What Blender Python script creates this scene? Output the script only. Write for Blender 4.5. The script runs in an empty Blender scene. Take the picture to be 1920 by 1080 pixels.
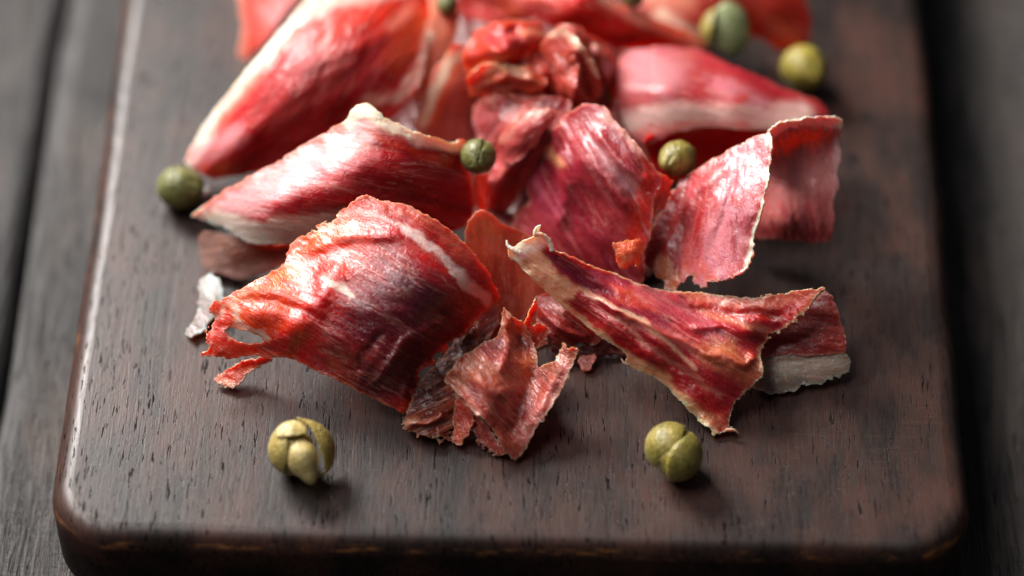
import bpy, bmesh, math, random
import numpy as np
from mathutils import Matrix, Vector
random.seed(7); np.random.seed(7)
sc = bpy.context.scene
COL = sc.collection
R = math.radians
# ------------------------------------------------------------------ camera
FPX = 5600.0                       # focal length in pixels of a 1920 px wide frame (105 mm lens)
TH = R(50.1); PS = R(1.18)         # downward pitch, small turn to the left
F = np.array([-math.sin(PS)*math.cos(TH), math.cos(PS)*math.cos(TH), -math.sin(TH)])
RT = np.array([math.cos(PS), math.sin(PS), 0.0])
UP = np.cross(RT, F)
CPOS = -F*0.48
cam_d = bpy.data.cameras.new('camera'); cam = bpy.data.objects.new('camera', cam_d); COL.objects.link(cam)
m = Matrix.Identity(4)
for r in range(3):
    m[r][0] = RT[r]; m[r][1] = UP[r]; m[r][2] = -F[r]; m[r][3] = CPOS[r]
cam.matrix_world = m
cam_d.sensor_width = 36; cam_d.lens = FPX/1920*36
cam_d.clip_start = 0.02; cam_d.clip_end = 20
cam_d.dof.use_dof = True; cam_d.dof.focus_distance = 0.4625; cam_d.dof.aperture_fstop = 4.6
cam_d.dof.aperture_blades = 9
sc.camera = cam
# ------------------------------------------------------------------ world, lamps, exposure
w = bpy.data.worlds.new('World'); sc.world = w; w.use_nodes = True
bg = w.node_tree.nodes['Background']; bg.inputs[0].default_value = (0.62, 0.66, 0.75, 1); bg.inputs[1].default_value = 0.06
def area(name, pos, size, sy, power, col, target=(0, 0.01, 0.005)):
    d = bpy.data.lights.new(name, 'AREA'); d.shape = 'RECTANGLE'; d.size = size; d.size_y = sy
    d.energy = power; d.color = col
    o = bpy.data.objects.new(name, d); COL.objects.link(o)
    o.location = pos
    o.rotation_euler = (Vector(target)-Vector(pos)).to_track_quat('-Z', 'Y').to_euler()
    return o
area('window_light', (-0.42, 0.46, 0.44), 0.32, 0.32, 12.0, (1.0, 0.965, 0.93))
area('overhead_fill_light', (-0.42, 0.02, 0.80), 0.50, 0.40, 4.2, (1.0, 0.975, 0.96))  # unseen fill lamp, added to even out the light on the front
sc.view_settings.view_transform = 'Standard'; sc.view_settings.look = 'None'
sc.view_settings.exposure = 0.1; sc.view_settings.gamma = 1.0
sc.render.engine = 'CYCLES'
sc.cycles.max_bounces = 8; sc.cycles.use_denoising = True

# ------------------------------------------------------------------ helpers
def P(px, py, h):
    """photo pixel + height above the board (mm) -> world point(s)"""
    px = np.asarray(px, float); py = np.asarray(py, float); h = np.asarray(h, float)*0.001
    a = (px-960)/FPX; b = -(py-540)/FPX
    d = F[None] + a[..., None]*RT + b[..., None]*UP if px.ndim else F + a*RT + b*UP
    t = (h-CPOS[2])/d[..., 2]
    return CPOS + d*t[..., None] if px.ndim else CPOS + d*t
_T = np.random.RandomState(3).rand(512, 512)
def vnoise(x, y, seed=0):
    x = x+seed*37.17; y = y+seed*91.7
    xi = np.floor(x).astype(int); yi = np.floor(y).astype(int); fx = x-xi; fy = y-yi
    fx = fx*fx*fx*(fx*(fx*6-15)+10); fy = fy*fy*fy*(fy*(fy*6-15)+10)
    g = lambda i, j: _T[i & 511, j & 511]
    return (g(xi, yi)*(1-fx)+g(xi+1, yi)*fx)*(1-fy)+(g(xi, yi+1)*(1-fx)+g(xi+1, yi+1)*fx)*fy
def fbm(x, y, seed=0, oct=4, gain=0.5):
    s = 0; a = 1; n = 0
    for o in range(oct):
        s = s + a*(vnoise(x*2**o, y*2**o, seed+o*5)-0.5)*2; n += a; a *= gain
    return s/n
def sm(e0, e1, x):
    t = np.clip((x-e0)/(e1-e0), 0, 1); return t*t*(3-2*t)
def lin(c):
    c = np.array(c, float)/255; return np.where(c <= 0.04045, c/12.92, ((c+0.055)/1.055)**2.4)
def dpoly(x, y, pts, closed=False):
    """distance to polyline and normalised position along it"""
    pts = np.array(pts, float); n = len(pts); best = np.full(x.shape, 1e9); tt = np.zeros(x.shape)
    if n == 1: return np.hypot(x-pts[0, 0], y-pts[0, 1]), tt
    m_ = n if closed else n-1
    for i in range(m_):
        a = pts[i]; b = pts[(i+1) % n]; ab = b-a; L = (ab**2).sum()+1e-9
        t = np.clip(((x-a[0])*ab[0]+(y-a[1])*ab[1])/L, 0, 1)
        d = np.hypot(x-a[0]-t*ab[0], y-a[1]-t*ab[1]); k = d < best
        best = np.where(k, d, best); tt = np.where(k, (i+t)/m_, tt)
    return best, tt
def inside(x, y, pts):
    pts = np.array(pts, float); n = len(pts); c = np.zeros(x.shape, bool)
    for i in range(n):
        x1, y1 = pts[i]; x2, y2 = pts[(i+1) % n]
        if y1 == y2: continue
        k = ((y1 > y) != (y2 > y)) & (x < (x2-x1)*(y-y1)/(y2-y1)+x1); c ^= k
    return c
def chaikin(p, n=1):
    p = np.array(p, float)
    for _ in range(n):
        q = np.roll(p, -1, 0); o = np.empty((2*len(p), 2)); o[0::2] = p*.82+q*.18; o[1::2] = p*.18+q*.82; p = o
    return p
def tps(c, x, y):
    c = np.array(c, float); X = c[:, :2]/100; n = len(c)
    U = lambda r2: 0.5*r2*np.log(r2+1e-9)
    K = U(((X[:, None]-X[None])**2).sum(-1)) + np.eye(n)*0.01
    Pm = np.c_[np.ones(n), X]; A = np.zeros((n+3, n+3)); A[:n, :n] = K; A[:n, n:] = Pm; A[n:, :n] = Pm.T
    s = np.linalg.solve(A, np.r_[c[:, 2], 0, 0, 0])
    o = s[n]+s[n+1]*x/100+s[n+2]*y/100
    for i in range(n): o = o+s[i]*U((x/100-X[i, 0])**2+(y/100-X[i, 1])**2)
    return o
def empty(name, loc=(0, 0, 0)):
    o = bpy.data.objects.new(name, None); COL.objects.link(o); o.location = loc; o.empty_display_size = 0.005; return o
def tag(o, label=None, cat=None, group=None, kind=None):
    if label: o['label'] = label
    if cat: o['category'] = cat
    if group: o['group'] = group
    if kind: o['kind'] = kind
    return o
def link(name, me, parent=None):
    o = bpy.data.objects.new(name, me); COL.objects.link(o)
    if parent:
        o.parent = parent; o.matrix_parent_inverse = Matrix.Translation(-Vector(parent.location))
    return o

# ------------------------------------------------------------------ node helper
class NT:
    def __init__(s, name):
        s.m = bpy.data.materials.new(name); s.m.use_nodes = True; s.t = s.m.node_tree; s.n = s.t.nodes; s.b = s.n['Principled BSDF']
    def add(s, typ, **kw):
        n = s.n.new(typ)
        for k, v in kw.items():
            if k == 'inp':
                for a, b in v.items(): s.set(n.inputs[a], b)
            else: setattr(n, k, v)
        return n
    def set(s, sock, v):
        if isinstance(v, bpy.types.NodeSocket): s.t.links.new(v, sock)
        else: sock.default_value = v
    def noise(s, vec, scale, detail=3, rough=0.5, dist=0):
        n = s.add('ShaderNodeTexNoise', inp={'Vector': vec, 'Scale': scale, 'Detail': detail, 'Roughness': rough, 'Distortion': dist}); return n.outputs['Fac']
    def mapv(s, vec, scale=(1, 1, 1), rot=(0, 0, 0), loc=(0, 0, 0)):
        return s.add('ShaderNodeMapping', inp={'Vector': vec, 'Scale': scale, 'Rotation': rot, 'Location': loc}).outputs[0]
    def ramp(s, fac, a, b, c0=0.0, c1=1.0):
        return s.add('ShaderNodeMapRange', inp={'Value': fac, 'From Min': a, 'From Max': b, 'To Min': c0, 'To Max': c1}).outputs[0]
    def math(s, op, a, b=0.0):
        return s.add('ShaderNodeMath', operation=op, inp={0: a, 1: b}).outputs[0]
    def mix(s, fac, a, b, mode='MIX'):
        n = s.add('ShaderNodeMix', data_type='RGBA', blend_type=mode)
        s.set(n.inputs[0], fac); s.set(n.inputs[6], a if isinstance(a, bpy.types.NodeSocket) else (*a, 1)); s.set(n.inputs[7], b if isinstance(b, bpy.types.NodeSocket) else (*b, 1))
        return n.outputs[2]
    def bump(s, h, dist, strength=1.0, normal=None):
        n = s.add('ShaderNodeBump', inp={'Height': h, 'Distance': dist, 'Strength': strength})
        if normal is not None: s.set(n.inputs['Normal'], normal)
        return n.outputs[0]

# ------------------------------------------------------------------ materials
def ham_mat(name, bump=1.0, rough=0.36, fine=1.0, spec=0.5, sss=1.0):
    q = NT(name); b = q.b
    at = q.add('ShaderNodeAttribute', attribute_name='Col').outputs['Color']
    fat = q.add('ShaderNodeAttribute', attribute_name='fat').outputs['Fac']
    fb = q.add('ShaderNodeAttribute', attribute_name='fib').outputs['Vector']
    s1 = q.noise(q.mapv(fb, (0.26, 2.0, 1)), 1.0, 2.5, 0.6, 0.5)
    s2 = q.noise(q.mapv(fb, (0.45, 3.4, 1)), 1.0, 1.5, 0.6, 0.6)
    blot = q.noise(fb, 0.55, 3, 0.6, 0.4)
    mot = q.noise(fb, 2.0, 1.5, 0.6, 1.0)
    c = q.mix(q.ramp(s1, 0.3, 0.75, 0.0, 0.38), at, q.mix(1.0, at, (0.42, 0.24, 0.28), 'MULTIPLY'))
    c = q.mix(q.math('MULTIPLY', q.ramp(s2, 0.56, 0.78), 0.22*fine), c, (0.80, 0.24, 0.16))
    c = q.mix(q.math('MULTIPLY', q.ramp(mot, 0.60, 0.78), 0.14*fine), c, (0.84, 0.36, 0.28))
    c = q.mix(q.ramp(blot, 0.45, 0.75, 0.0, 0.30), c, q.mix(1.0, c, (0.55, 0.30, 0.38), 'MULTIPLY'))
    vn = q.noise(q.mapv(fb, (0.07, 0.75, 1)), 1.0, 3, 0.6, 0.5)
    vl = q.ramp(q.math('ABSOLUTE', q.math('SUBTRACT', vn, 0.5)), 0.022, 0.004)
    gate = q.ramp(q.noise(q.mapv(fb, (0.15, 0.3, 1), loc=(9, 4, 2)), 1.0, 2), 0.42, 0.6)
    c = q.mix(q.math('MULTIPLY', q.math('MULTIPLY', vl, gate), 0.36*fine), c, (0.80, 0.42, 0.34))
    c = q.mix(q.math('MULTIPLY', fat, 0.9), c, at)
    q.set(b.inputs['Base Color'], c)
    rg = q.math('ADD', q.ramp(mot, 0.3, 0.7, rough-0.13, rough+0.14), q.math('SUBTRACT', q.ramp(s1, 0.3, 0.7, -0.04, 0.06), q.math('MULTIPLY', fat, 0.06)))
    q.set(b.inputs['Roughness'], rg)
    b.inputs['Specular IOR Level'].default_value = spec
    b.inputs['Subsurface Weight'].default_value = 1.0
    b.inputs['Subsurface Radius'].default_value = (1.0, 0.30, 0.15)
    q.set(b.inputs['Subsurface Scale'], q.ramp(fat, 0.0, 1.0, 0.0019*sss, 0.0014*sss))
    b.inputs['Coat Weight'].default_value = 0.28; b.inputs['Coat Roughness'].default_value = 0.16
    hgt = q.math('ADD', q.math('MULTIPLY', s1, 0.6), q.math('MULTIPLY', s2, 0.25))
    hgt = q.math('ADD', hgt, q.math('MULTIPLY', mot, 0.55))
    cr = q.noise(q.mapv(fb, (0.55, 1.0, 1)), 1.0, 2.2, 0.7, 1.4)
    cr = q.math('ABSOLUTE', q.math('SUBTRACT', cr, 0.5))
    hgt = q.math('SUBTRACT', hgt, q.math('MULTIPLY', cr, q.ramp(blot, 0.35, 0.65, 0.9, 2.6)))
    q.set(b.inputs['Normal'], q.bump(hgt, 0.00024, bump))
    q.set(b.inputs['Coat Normal'], q.bump(q.math('ADD', q.math('MULTIPLY', cr, -1.0), s1), 0.00016, 0.55*min(bump, 1)))
    return q.m
M_front = ham_mat('cured_ham_near', 0.62, 0.32, 1.0, 0.6)
M_crisp = ham_mat('cured_ham_dry', 1.1, 0.34, 1.3)
M_sheen = ham_mat('cured_ham_moist', 0.5, 0.33, 0.8, 0.6)
M_flap = ham_mat('cured_ham_fold', 0.6, 0.33, 0.9, 0.6, 0.5)
M_back = ham_mat('cured_ham_far', 1.0, 0.42, 1.0, 0.30)

def board_mat():
    q = NT('dark_walnut'); b = q.b
    ob = q.add('ShaderNodeTexCoord').outputs['Object']
    geo = q.add('ShaderNodeNewGeometry'); nz = q.add('ShaderNodeSeparateXYZ', inp={0: geo.outputs['Normal']}).outputs[2]
    mm = q.mapv(ob, (1000, 1000, 1000))
    warp = q.add('ShaderNodeTexNoise', inp={'Vector': q.mapv(mm, (0.05, 0.012, .05)), 'Scale': 1.0, 'Detail': 2.0}).outputs['Color']
    wv = q.add('ShaderNodeVectorMath', operation='SCALE', inp={0: warp, 'Scale': 5.0}).outputs[0]
    v = q.add('ShaderNodeVectorMath', operation='ADD', inp={0: mm, 1: wv}).outputs[0]
    pores = q.noise(q.mapv(v, (2.6, 0.24, 1.0)), 1.0, 3, 0.62, 0.25)
    pm = q.ramp(pores, 0.585, 0.63)
    dens = q.math('SUBTRACT', q.noise(q.mapv(v, (0.16, 0.045, 0.1)), 1.0, 3, 0.6), q.ramp(q.add('ShaderNodeSeparateXYZ', inp={0: mm}).outputs[0], 0, 70, 0, 0.10))
    pores2 = q.noise(q.mapv(v, (1.7, 0.08, 1.0), loc=(31, 7, 0)), 1.0, 4, 0.62, 0.2)
    pm2 = q.ramp(pores2, 0.67, 0.73)
    pm = q.math('MULTIPLY', q.math('MAXIMUM', pm, pm2), q.ramp(dens, 0.30, 0.50, 0.12, 1.0))
    fine = q.noise(q.mapv(v, (3.6, 0.25, 1)), 1.0, 1.5, 0.6)
    grain = q.noise(q.mapv(v, (0.55, 0.035, 0.3)), 1.0, 4, 0.6, 0.5)
    tone = q.noise(q.mapv(v, (0.10, 0.05, 0.1)), 1.0, 4, 0.6)
    c = q.mix(q.ramp(grain, 0.35, 0.65), (0.009, 0.0050, 0.0042), (0.030, 0.0145, 0.0100))
    c = q.mix(q.ramp(tone, 0.42, 0.62, 0, 0.9), c, (0.078, 0.030, 0.021))
    c = q.mix(q.ramp(fine, 0.35, 0.65, 0.0, 0.4), c, (0.018, 0.012, 0.011))
    c = q.mix(q.math('MULTIPLY', pm, 0.92), c, (0.006, 0.004, 0.004))
    # worn lighter wood on the rounded edge
    edge = q.math('MULTIPLY', q.ramp(nz, 0.72, 0.5), q.ramp(nz, 0.12, 0.35))
    sep = q.add('ShaderNodeSeparateXYZ', inp={0: mm})
    wn = q.noise(q.mapv(mm, (0.16, 0.12, 0.9)), 1.0, 4, 0.65)
    c = q.mix(q.math('MULTIPLY', edge, q.ramp(wn, 0.54, 0.68, 0, 0.8)), c, (0.42, 0.16, 0.045))
    kn = q.noise(q.mapv(mm, (0.035, 1.5, 1), rot=(0, 0, R(17)), loc=(3, 8, 0)), 1.0, 2, 0.5)
    knm = q.math('MULTIPLY', q.ramp(q.math('ABSOLUTE', q.math('SUBTRACT', kn, 0.5)), 0.007, 0.001), q.ramp(q.noise(mm, 0.06, 2), 0.5, 0.6))
    c = q.mix(q.math('MULTIPLY', knm, 0.5), c, (0.12, 0.07, 0.05))
    # dark spots near the far right of the board
    for (sx, sy, rx) in DARK_SPOTS:
        p_ = q.add('ShaderNodeVectorMath', operation='SUBTRACT', inp={0: v, 1: (sx, sy, 0)}).outputs[0]
        ln = q.add('ShaderNodeVectorMath', operation='LENGTH', inp={0: q.mapv(p_, (1, 0.8, 0))}).outputs['Value']
        c = q.mix(q.ramp(ln, rx, rx*0.5, 0, 0.8), c, (0.010, 0.005, 0.004))
    q.set(b.inputs['Base Color'], c)
    q.set(b.inputs['Roughness'], q.math('ADD', q.ramp(fine, 0.3, 0.7, 0.35, 0.47), q.ramp(nz, 0.998, 0.85, 0.0, 0.34)))
    q.set(b.inputs['Specular IOR Level'], q.math('MULTIPLY', q.ramp(pm, 0.0, 1.0, 0.62, 0.06), q.ramp(nz, 0.97, 0.75, 1.0, 0.35)))
    h = q.math('SUBTRACT', q.math('MULTIPLY', fine, 0.14), q.math('MULTIPLY', pm, 0.10))
    h = q.math('ADD', h, q.math('MULTIPLY', grain, 0.35))
    iso = q.noise(mm, 1.6, 1.5, 0.6)
    h = q.math('ADD', h, q.math('MULTIPLY', iso, 0.14))
    q.set(b.inputs['Normal'], q.bump(h, 0.00011, 1.0))
    return q.m
def table_mat():
    q = NT('weathered_table_wood'); b = q.b
    ob = q.add('ShaderNodeTexCoord').outputs['Object']
    mm = q.mapv(ob, (1000, 1000, 1000))
    warp = q.add('ShaderNodeTexNoise', inp={'Vector': q.mapv(mm, (0.08, 0.02, .05)), 'Scale': 1.0, 'Detail': 2.0}).outputs['Color']
    wv = q.add('ShaderNodeVectorMath', operation='SCALE', inp={0: warp, 'Scale': 4.0}).outputs[0]
    v = q.add('ShaderNodeVectorMath', operation='ADD', inp={0: mm, 1: wv}).outputs[0]
    g1 = q.noise(q.mapv(v, (1.3, 0.07, 1)), 1.0, 5, 0.65, 0.3)
    g2 = q.noise(q.mapv(v, (4.0, 0.18, 1)), 1.0, 3, 0.6, 0.1)
    pat = q.noise(q.mapv(v, (0.10, 0.03, 1)), 1.0, 4, 0.6)
    saw = q.noise(q.mapv(v, (0.35, 3.6, 1)), 1.0, 3, 0.6)
    c = q.mix(q.ramp(g1, 0.35, 0.68), (0.009, 0.0085, 0.0085), (0.076, 0.064, 0.059))
    big = q.noise(q.mapv(v, (0.30, 0.012, 1)), 1.0, 4, 0.6)
    c = q.mix(q.ramp(big, 0.40, 0.62, 0.75, 0), c, (0.008, 0.007, 0.007))
    c = q.mix(q.ramp(pat, 0.45, 0.68, 0, 0.7), c, (0.100, 0.074, 0.062))
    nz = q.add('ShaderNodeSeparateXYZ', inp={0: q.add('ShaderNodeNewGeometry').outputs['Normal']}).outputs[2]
    c = q.mix(q.math('MULTIPLY', q.ramp(nz, 0.995, 0.93), q.ramp(pat, 0.35, 0.55)), c, (0.10, 0.095, 0.095))  # bevels painted lighter grey to stand for their light reflection
    crack = q.ramp(g2, 0.60, 0.70)
    c = q.mix(q.math('MULTIPLY', crack, 0.85), c, (0.004, 0.004, 0.004))
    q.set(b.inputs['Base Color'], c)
    q.set(b.inputs['Roughness'], q.ramp(g1, 0.3, 0.7, 0.34, 0.55))
    h = q.math('ADD', q.math('MULTIPLY', g1, 1.0), q.math('MULTIPLY', saw, 0.25))
    h = q.math('SUBTRACT', h, q.math('MULTIPLY', crack, 0.9))
    q.set(b.inputs['Normal'], q.bump(h, 0.0007, 1.0))
    return q.m
def caper_mat(name, a, bcol, spot, rough=0.38, nscale=1.0):
    q = NT(name); b = q.b
    ob = q.add('ShaderNodeTexCoord').outputs['Object']; mm = q.mapv(ob, (1000, 1000, 1000))
    n1 = q.noise(mm, 0.45*nscale, 4, 0.6, 0.3); n2 = q.noise(mm, 2.2, 1.5, 0.6); n3 = q.noise(mm, 1.1, 3, 0.6, 0.6)
    c = q.mix(q.ramp(n1, 0.35, 0.65), lin(a), lin(bcol))
    c = q.mix(q.ramp(n2, 0.52, 0.72, 0, 0.55), c, lin(spot))
    c = q.mix(q.ramp(n3, 0.54, 0.72, 0, 0.65), c, lin(bcol)*np.array([.5, .38, .3]))
    q.set(b.inputs['Base Color'], c)
    q.set(b.inputs['Roughness'], q.ramp(n2, 0.3, 0.7, rough-0.1, rough+0.12))
    b.inputs['Subsurface Weight'].default_value = 0.35; b.inputs['Subsurface Radius'].default_value = (0.8, 0.8, 0.25); b.inputs['Subsurface Scale'].default_value = 0.0012
    q.set(b.inputs['Normal'], q.bump(q.math('ADD', q.math('MULTIPLY', n2, 0.5), n3), 0.00024, 1.0))
    return q.m

# ------------------------------------------------------------------ table and board
PPM = 11.67
DARK_SPOTS = []
for (sx, sy, rr) in ((1535, 35, 2.6), (1622, 216, 1.3), (1596, 290, 1.5)):
    p_ = P(sx, sy, 0)*1000; DARK_SPOTS.append((float(p_[0])+2.5, float(p_[1])+2.5, rr))
TZ = -0.0160
def slab(name, x0, x1, y0, y1, z0, z1, rc, rf, mat, nc=14, nf=7, wob=0.0, parent=None, step=0.004):
    """rounded-corner slab with rounded upper and lower rim"""
    ring = []
    for (cx, cy, a0) in ((x1-rc, y1-rc, 0), (x0+rc, y1-rc, 90), (x0+rc, y0+rc, 180), (x1-rc, y0+rc, 270)):
        for k in range(nc+1):
            a = R(a0+90*k/nc); ring.append((cx, cy, math.cos(a), math.sin(a)))
    # subdivide straight runs
    full = []
    for i, p in enumerate(ring):
        q_ = ring[(i+1) % len(ring)]; full.append(p)
        ax, ay = p[0]+rc*p[2], p[1]+rc*p[3]; bx, by = q_[0]+rc*q_[2], q_[1]+rc*q_[3]
        L = math.hypot(ax-bx, ay-by)
        if L > 0.02:
            n = int(L/step)
            for k in range(1, n):
                t = k/n; full.append((p[0]+(q_[0]-p[0])*t, p[1]+(q_[1]-p[1])*t, p[2], p[3]))
    N = len(full); V = []; Fc = []
    prof = []
    for k in range(nf+1):
        a = R(90*k/nf); prof.append((rf*(1-math.sin(a)), z1-rf*(1-math.cos(a)), ))
    prof = [(rf-rf*math.sin(R(90*k/nf)), z1-rf+rf*math.cos(R(90*k/nf))) for k in range(nf+1)]
    prof += [(rf*0.5-rf*0.5*math.sin(R(90-90*k/4)), z0+rf*0.5-rf*0.5*math.cos(R(90-90*k/4))) for k in range(5)]
    for (ins, z) in prof:
        for i, (cx, cy, nx, ny) in enumerate(full):
            wx = wob*(vnoise(np.array(cx*70.), np.array(cy*70.+i*.05), 3)-.5)*2 if wob else 0
            rr = rc-ins+wx
            V.append((cx+nx*rr, cy+ny*rr, z+(wx*0.4 if z > z0+0.001 and ins < rf*0.99 else 0)))
    for j in range(len(prof)-1):
        for i in range(N):
            Fc.append((j*N+i, (j+1)*N+i, (j+1)*N+(i+1) % N, j*N+(i+1) % N))
    Fc.append(tuple(range(N))); Fc.append(tuple(reversed(range((len(prof)-1)*N, len(prof)*N))))
    me = bpy.data.meshes.new(name); me.from_pydata(V, [], Fc); me.materials.append(mat)
    for p in me.polygons: p.use_smooth = True
    me.polygons[len(Fc)-2].use_smooth = False
    return link(name, me, parent)
bl = P(99, 925, -3.0); br = P(1816, 935, -3.0); bt = P(960, 992, 0)
tl = P(236, 0, -3.0); tr = P(1724, 0, -3.0)
print('board x at bottom', bl, br, 'top', tl, tr)
BX0 = float(bl[0]+tl[0])/2; BX1 = float(br[0]+tr[0])/2; BY0 = float(bt[1])-0.0033
M_board = board_mat()
board = slab('cutting_board', BX0, BX1, BY0, 0.20, TZ+0.0002, 0.0, 0.0105, 0.0034, M_board, wob=0.00025)
tag(board, 'dark brown wooden serving board with rounded corners and worn edges under the ham', 'cutting board')
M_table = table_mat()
tab = empty('table', (0, 0.05, TZ-0.01)); tag(tab, kind='structure')
seam = float((P(113, 0, -16)[0]+P(28, 540, -16)[0])/2)
print('seam', seam, float(P(113, 0, -16)[0]), float(P(28, 540, -16)[0]))
PW = 0.105
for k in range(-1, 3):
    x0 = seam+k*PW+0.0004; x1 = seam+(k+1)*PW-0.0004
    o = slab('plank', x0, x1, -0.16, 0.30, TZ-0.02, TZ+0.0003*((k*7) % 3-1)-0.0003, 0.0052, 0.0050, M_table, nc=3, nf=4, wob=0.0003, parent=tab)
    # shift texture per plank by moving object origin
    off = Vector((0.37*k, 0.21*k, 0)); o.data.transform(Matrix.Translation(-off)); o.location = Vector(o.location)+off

# ------------------------------------------------------------------ ham sheets
def sheet(name, outline, hpts, mat, base, strokes=(), step=3.0, rag=2.5, rsc=14., thick=0.9, fib=0.0, streak=(), creases=(),
          holes=(), curl=0.0, wrk=0.10, wsc=1.0, warp=7., seed=0, parent=None, smooth=1, rim=None, ragpts=(), taper=0.35):
    ol = chaikin(outline, smooth) if smooth else np.array(outline, float)
    mn = ol.min(0)-12; mx = ol.max(0)+12
    xs = np.arange(mn[0], mx[0], step); ys = np.arange(mn[1], mx[1], step)
    X, Y = np.meshgrid(xs, ys)
    d, _ = dpoly(X, Y, ol, True); S = np.where(inside(X, Y, ol), -d, d)
    ra = np.full(X.shape, float(rag))
    for (ax, ay, rr, am) in ragpts: ra += am*np.exp(-((X-ax)**2+(Y-ay)**2)/rr**2)
    nz_ = fbm(X/rsc, Y/rsc, seed+11, 4, 0.65)
    S = S + ra*(nz_*2.2+0.35)
    for hl in holes:
        hp = chaikin(hl, 1); dh, _ = dpoly(X, Y, hp, True); Sh = np.where(inside(X, Y, hp), dh, -dh)
        S = np.maximum(S, Sh + fbm(X/9, Y/9, seed+5)*2.0)
    gy, gx = np.gradient(S, step); g = np.hypot(gx, gy)+1e-6
    ins = S < 0
    q = ins[:-1, :-1] | ins[1:, :-1] | ins[:-1, 1:] | ins[1:, 1:]
    vert = np.zeros(X.shape, bool); vert[:-1, :-1] |= q; vert[1:, :-1] |= q; vert[:-1, 1:] |= q; vert[1:, 1:] |= q
    out = vert & ~ins
    mv = np.clip(S/g, 0, step*1.6)
    PX = np.where(out, X-gx/g*mv, X); PY = np.where(out, Y-gy/g*mv, Y)
    Sd = np.minimum(S, 0)
    def height(x, y, sd):
        h = tps(hpts, x, y)
        ca, sa = math.cos(fib), math.sin(fib)
        fx = (x*ca+y*sa)/PPM; fy = (-x*sa+y*ca)/PPM
        for (pts, wdt, amp) in creases:
            wx_ = x+6*fbm(x/30, y/30, seed+3); wy_ = y+6*fbm(x/30, y/30, seed+4)
            dd, t_ = dpoly(wx_, wy_, pts); h = h+amp*np.exp(-(dd/wdt)**2)*np.clip(np.minimum(t_, 1-t_)*6+0.15, 0, 1)
        h = h + wrk*(0.40*fbm(fx*0.5*wsc, fy*1.5*wsc, seed+1, 4, 0.5)+1.5*fbm(fx*0.14, fy*0.30, seed+2, 2))*1.0
        if curl: h = h + curl*np.exp(sd/22.)*(0.35+1.3*fbm(x/45, y/45, seed+7, 3))
        return h
    h0 = height(X, Y, Sd); W0 = P(X, Y, h0)
    du = np.gradient(W0, axis=1); dv = np.gradient(W0, axis=0)
    Nn = np.cross(dv, du); Nn /= np.linalg.norm(Nn, axis=-1, keepdims=True)+1e-12
    toC = CPOS-W0; flip = (Nn*toC).sum(-1) < 0; Nn[flip] *= -1
    W = P(PX, PY, height(PX, PY, Sd))
    tk = thick*0.001*(taper+(1-taper)*sm(0, 16, -Sd))*(1+0.25*fbm(X/20, Y/20, seed+9))
    top = W; bot = W-Nn*tk[..., None]
    bot[..., 2] = np.maximum(bot[..., 2], 0.00012); top[..., 2] = np.maximum(top[..., 2], 0.00012+tk*0.8)
    # colours
    c = np.zeros(X.shape+(3,)); c[:] = lin(base); fatm = np.zeros(X.shape)
    ca, sa = math.cos(fib), math.sin(fib)
    fx = (PX*ca+PY*sa)/PPM; fy = (-PX*sa+PY*ca)/PPM
    st = fbm(fx*0.22, fy*1.6, seed+21, 4, 0.6)
    wx_ = PX+warp*fbm(PX/26, PY/26, seed+31, 4)+warp*0.8*st*abs(sa); wy_ = PY+warp*fbm(PX/26, PY/26, seed+37, 4)+warp*0.8*st*ca
    fe = 22*fbm(fx*0.10, fy*2.4, seed+61, 3, 0.65)+10*fbm(fx*0.25, fy*5.0, seed+62, 2)
    wx_ = wx_+fe*ca; wy_ = wy_+fe*sa
    def lay(strs):
        nonlocal c, fatm
        for s_ in strs:
            col, pts, wd, so = s_[:4]; op = s_[4] if len(s_) > 4 else 1.0; ft = s_[5] if len(s_) > 5 else 0.0
            kf = 0.75*min(ft, 1)
            dd, _t = dpoly(wx_-fe*ca*kf, wy_-fe*sa*kf, pts); mk = sm(wd+so, max(wd-so*0.6, 0.0) if wd > so*.6 else 0.0, dd)
            mk = np.clip(mk*(1+0.35*st), 0, 1)*op
            c = c*(1-mk[..., None])+lin(col)*mk[..., None]; fatm = fatm*(1-mk)+ft*mk
    for (col, lo, hi, op, fa, fc_) in streak:
        n_ = fbm(fx*fa, fy*fc_, seed+sum(col) % 17, 4, 0.55); mk = sm(lo, hi, n_)*op
        c = c*(1-mk[..., None])+lin(col)*mk[..., None]
    lay(strokes)
    lum = (c*np.array([.3, .59, .11])).sum(-1, keepdims=True); c = np.clip(lum+(c-lum)*(1.0+0.07*(1-fatm[..., None])), 0.002, 0.95)*(1+.08*(1-fatm[..., None]))
    if rim:
        mk = sm(rim[1], 0, -Sd*(1+0.5*fbm(X/18, Y/18, seed+51)))*rim[2]
        c = c*(1-mk[..., None])+lin(rim[0])*mk[..., None]; fatm = np.maximum(fatm, mk*0.6)
    idx = -np.ones(X.shape, int); nv = int(vert.sum()); idx[vert] = np.arange(nv)
    a_, b_, c_, d_ = idx[:-1, :-1][q], idx[:-1, 1:][q], idx[1:, 1:][q], idx[1:, :-1][q]
    Ft = np.c_[a_, d_, c_, b_]; Fb = np.c_[a_, b_, c_, d_]+nv
    # border
    e = np.r_[np.c_[a_, d_], np.c_[d_, c_], np.c_[c_, b_], np.c_[b_, a_]].astype(np.int64)
    key = e[:, 0]*(nv+1)+e[:, 1]; rk = e[:, 1]*(nv+1)+e[:, 0]
    bd = e[~np.isin(key, rk)]
    Fs = np.c_[bd[:, 1], bd[:, 0], bd[:, 0]+nv, bd[:, 1]+nv]
    Fa = np.r_[Ft, Fb, Fs]; V = np.r_[top[vert], bot[vert]]
    me = bpy.data.meshes.new(name)
    me.vertices.add(len(V)); me.vertices.foreach_set('co', V.astype(np.float32).ravel())
    me.loops.add(Fa.size); me.loops.foreach_set('vertex_index', Fa.astype(np.int32).ravel())
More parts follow.
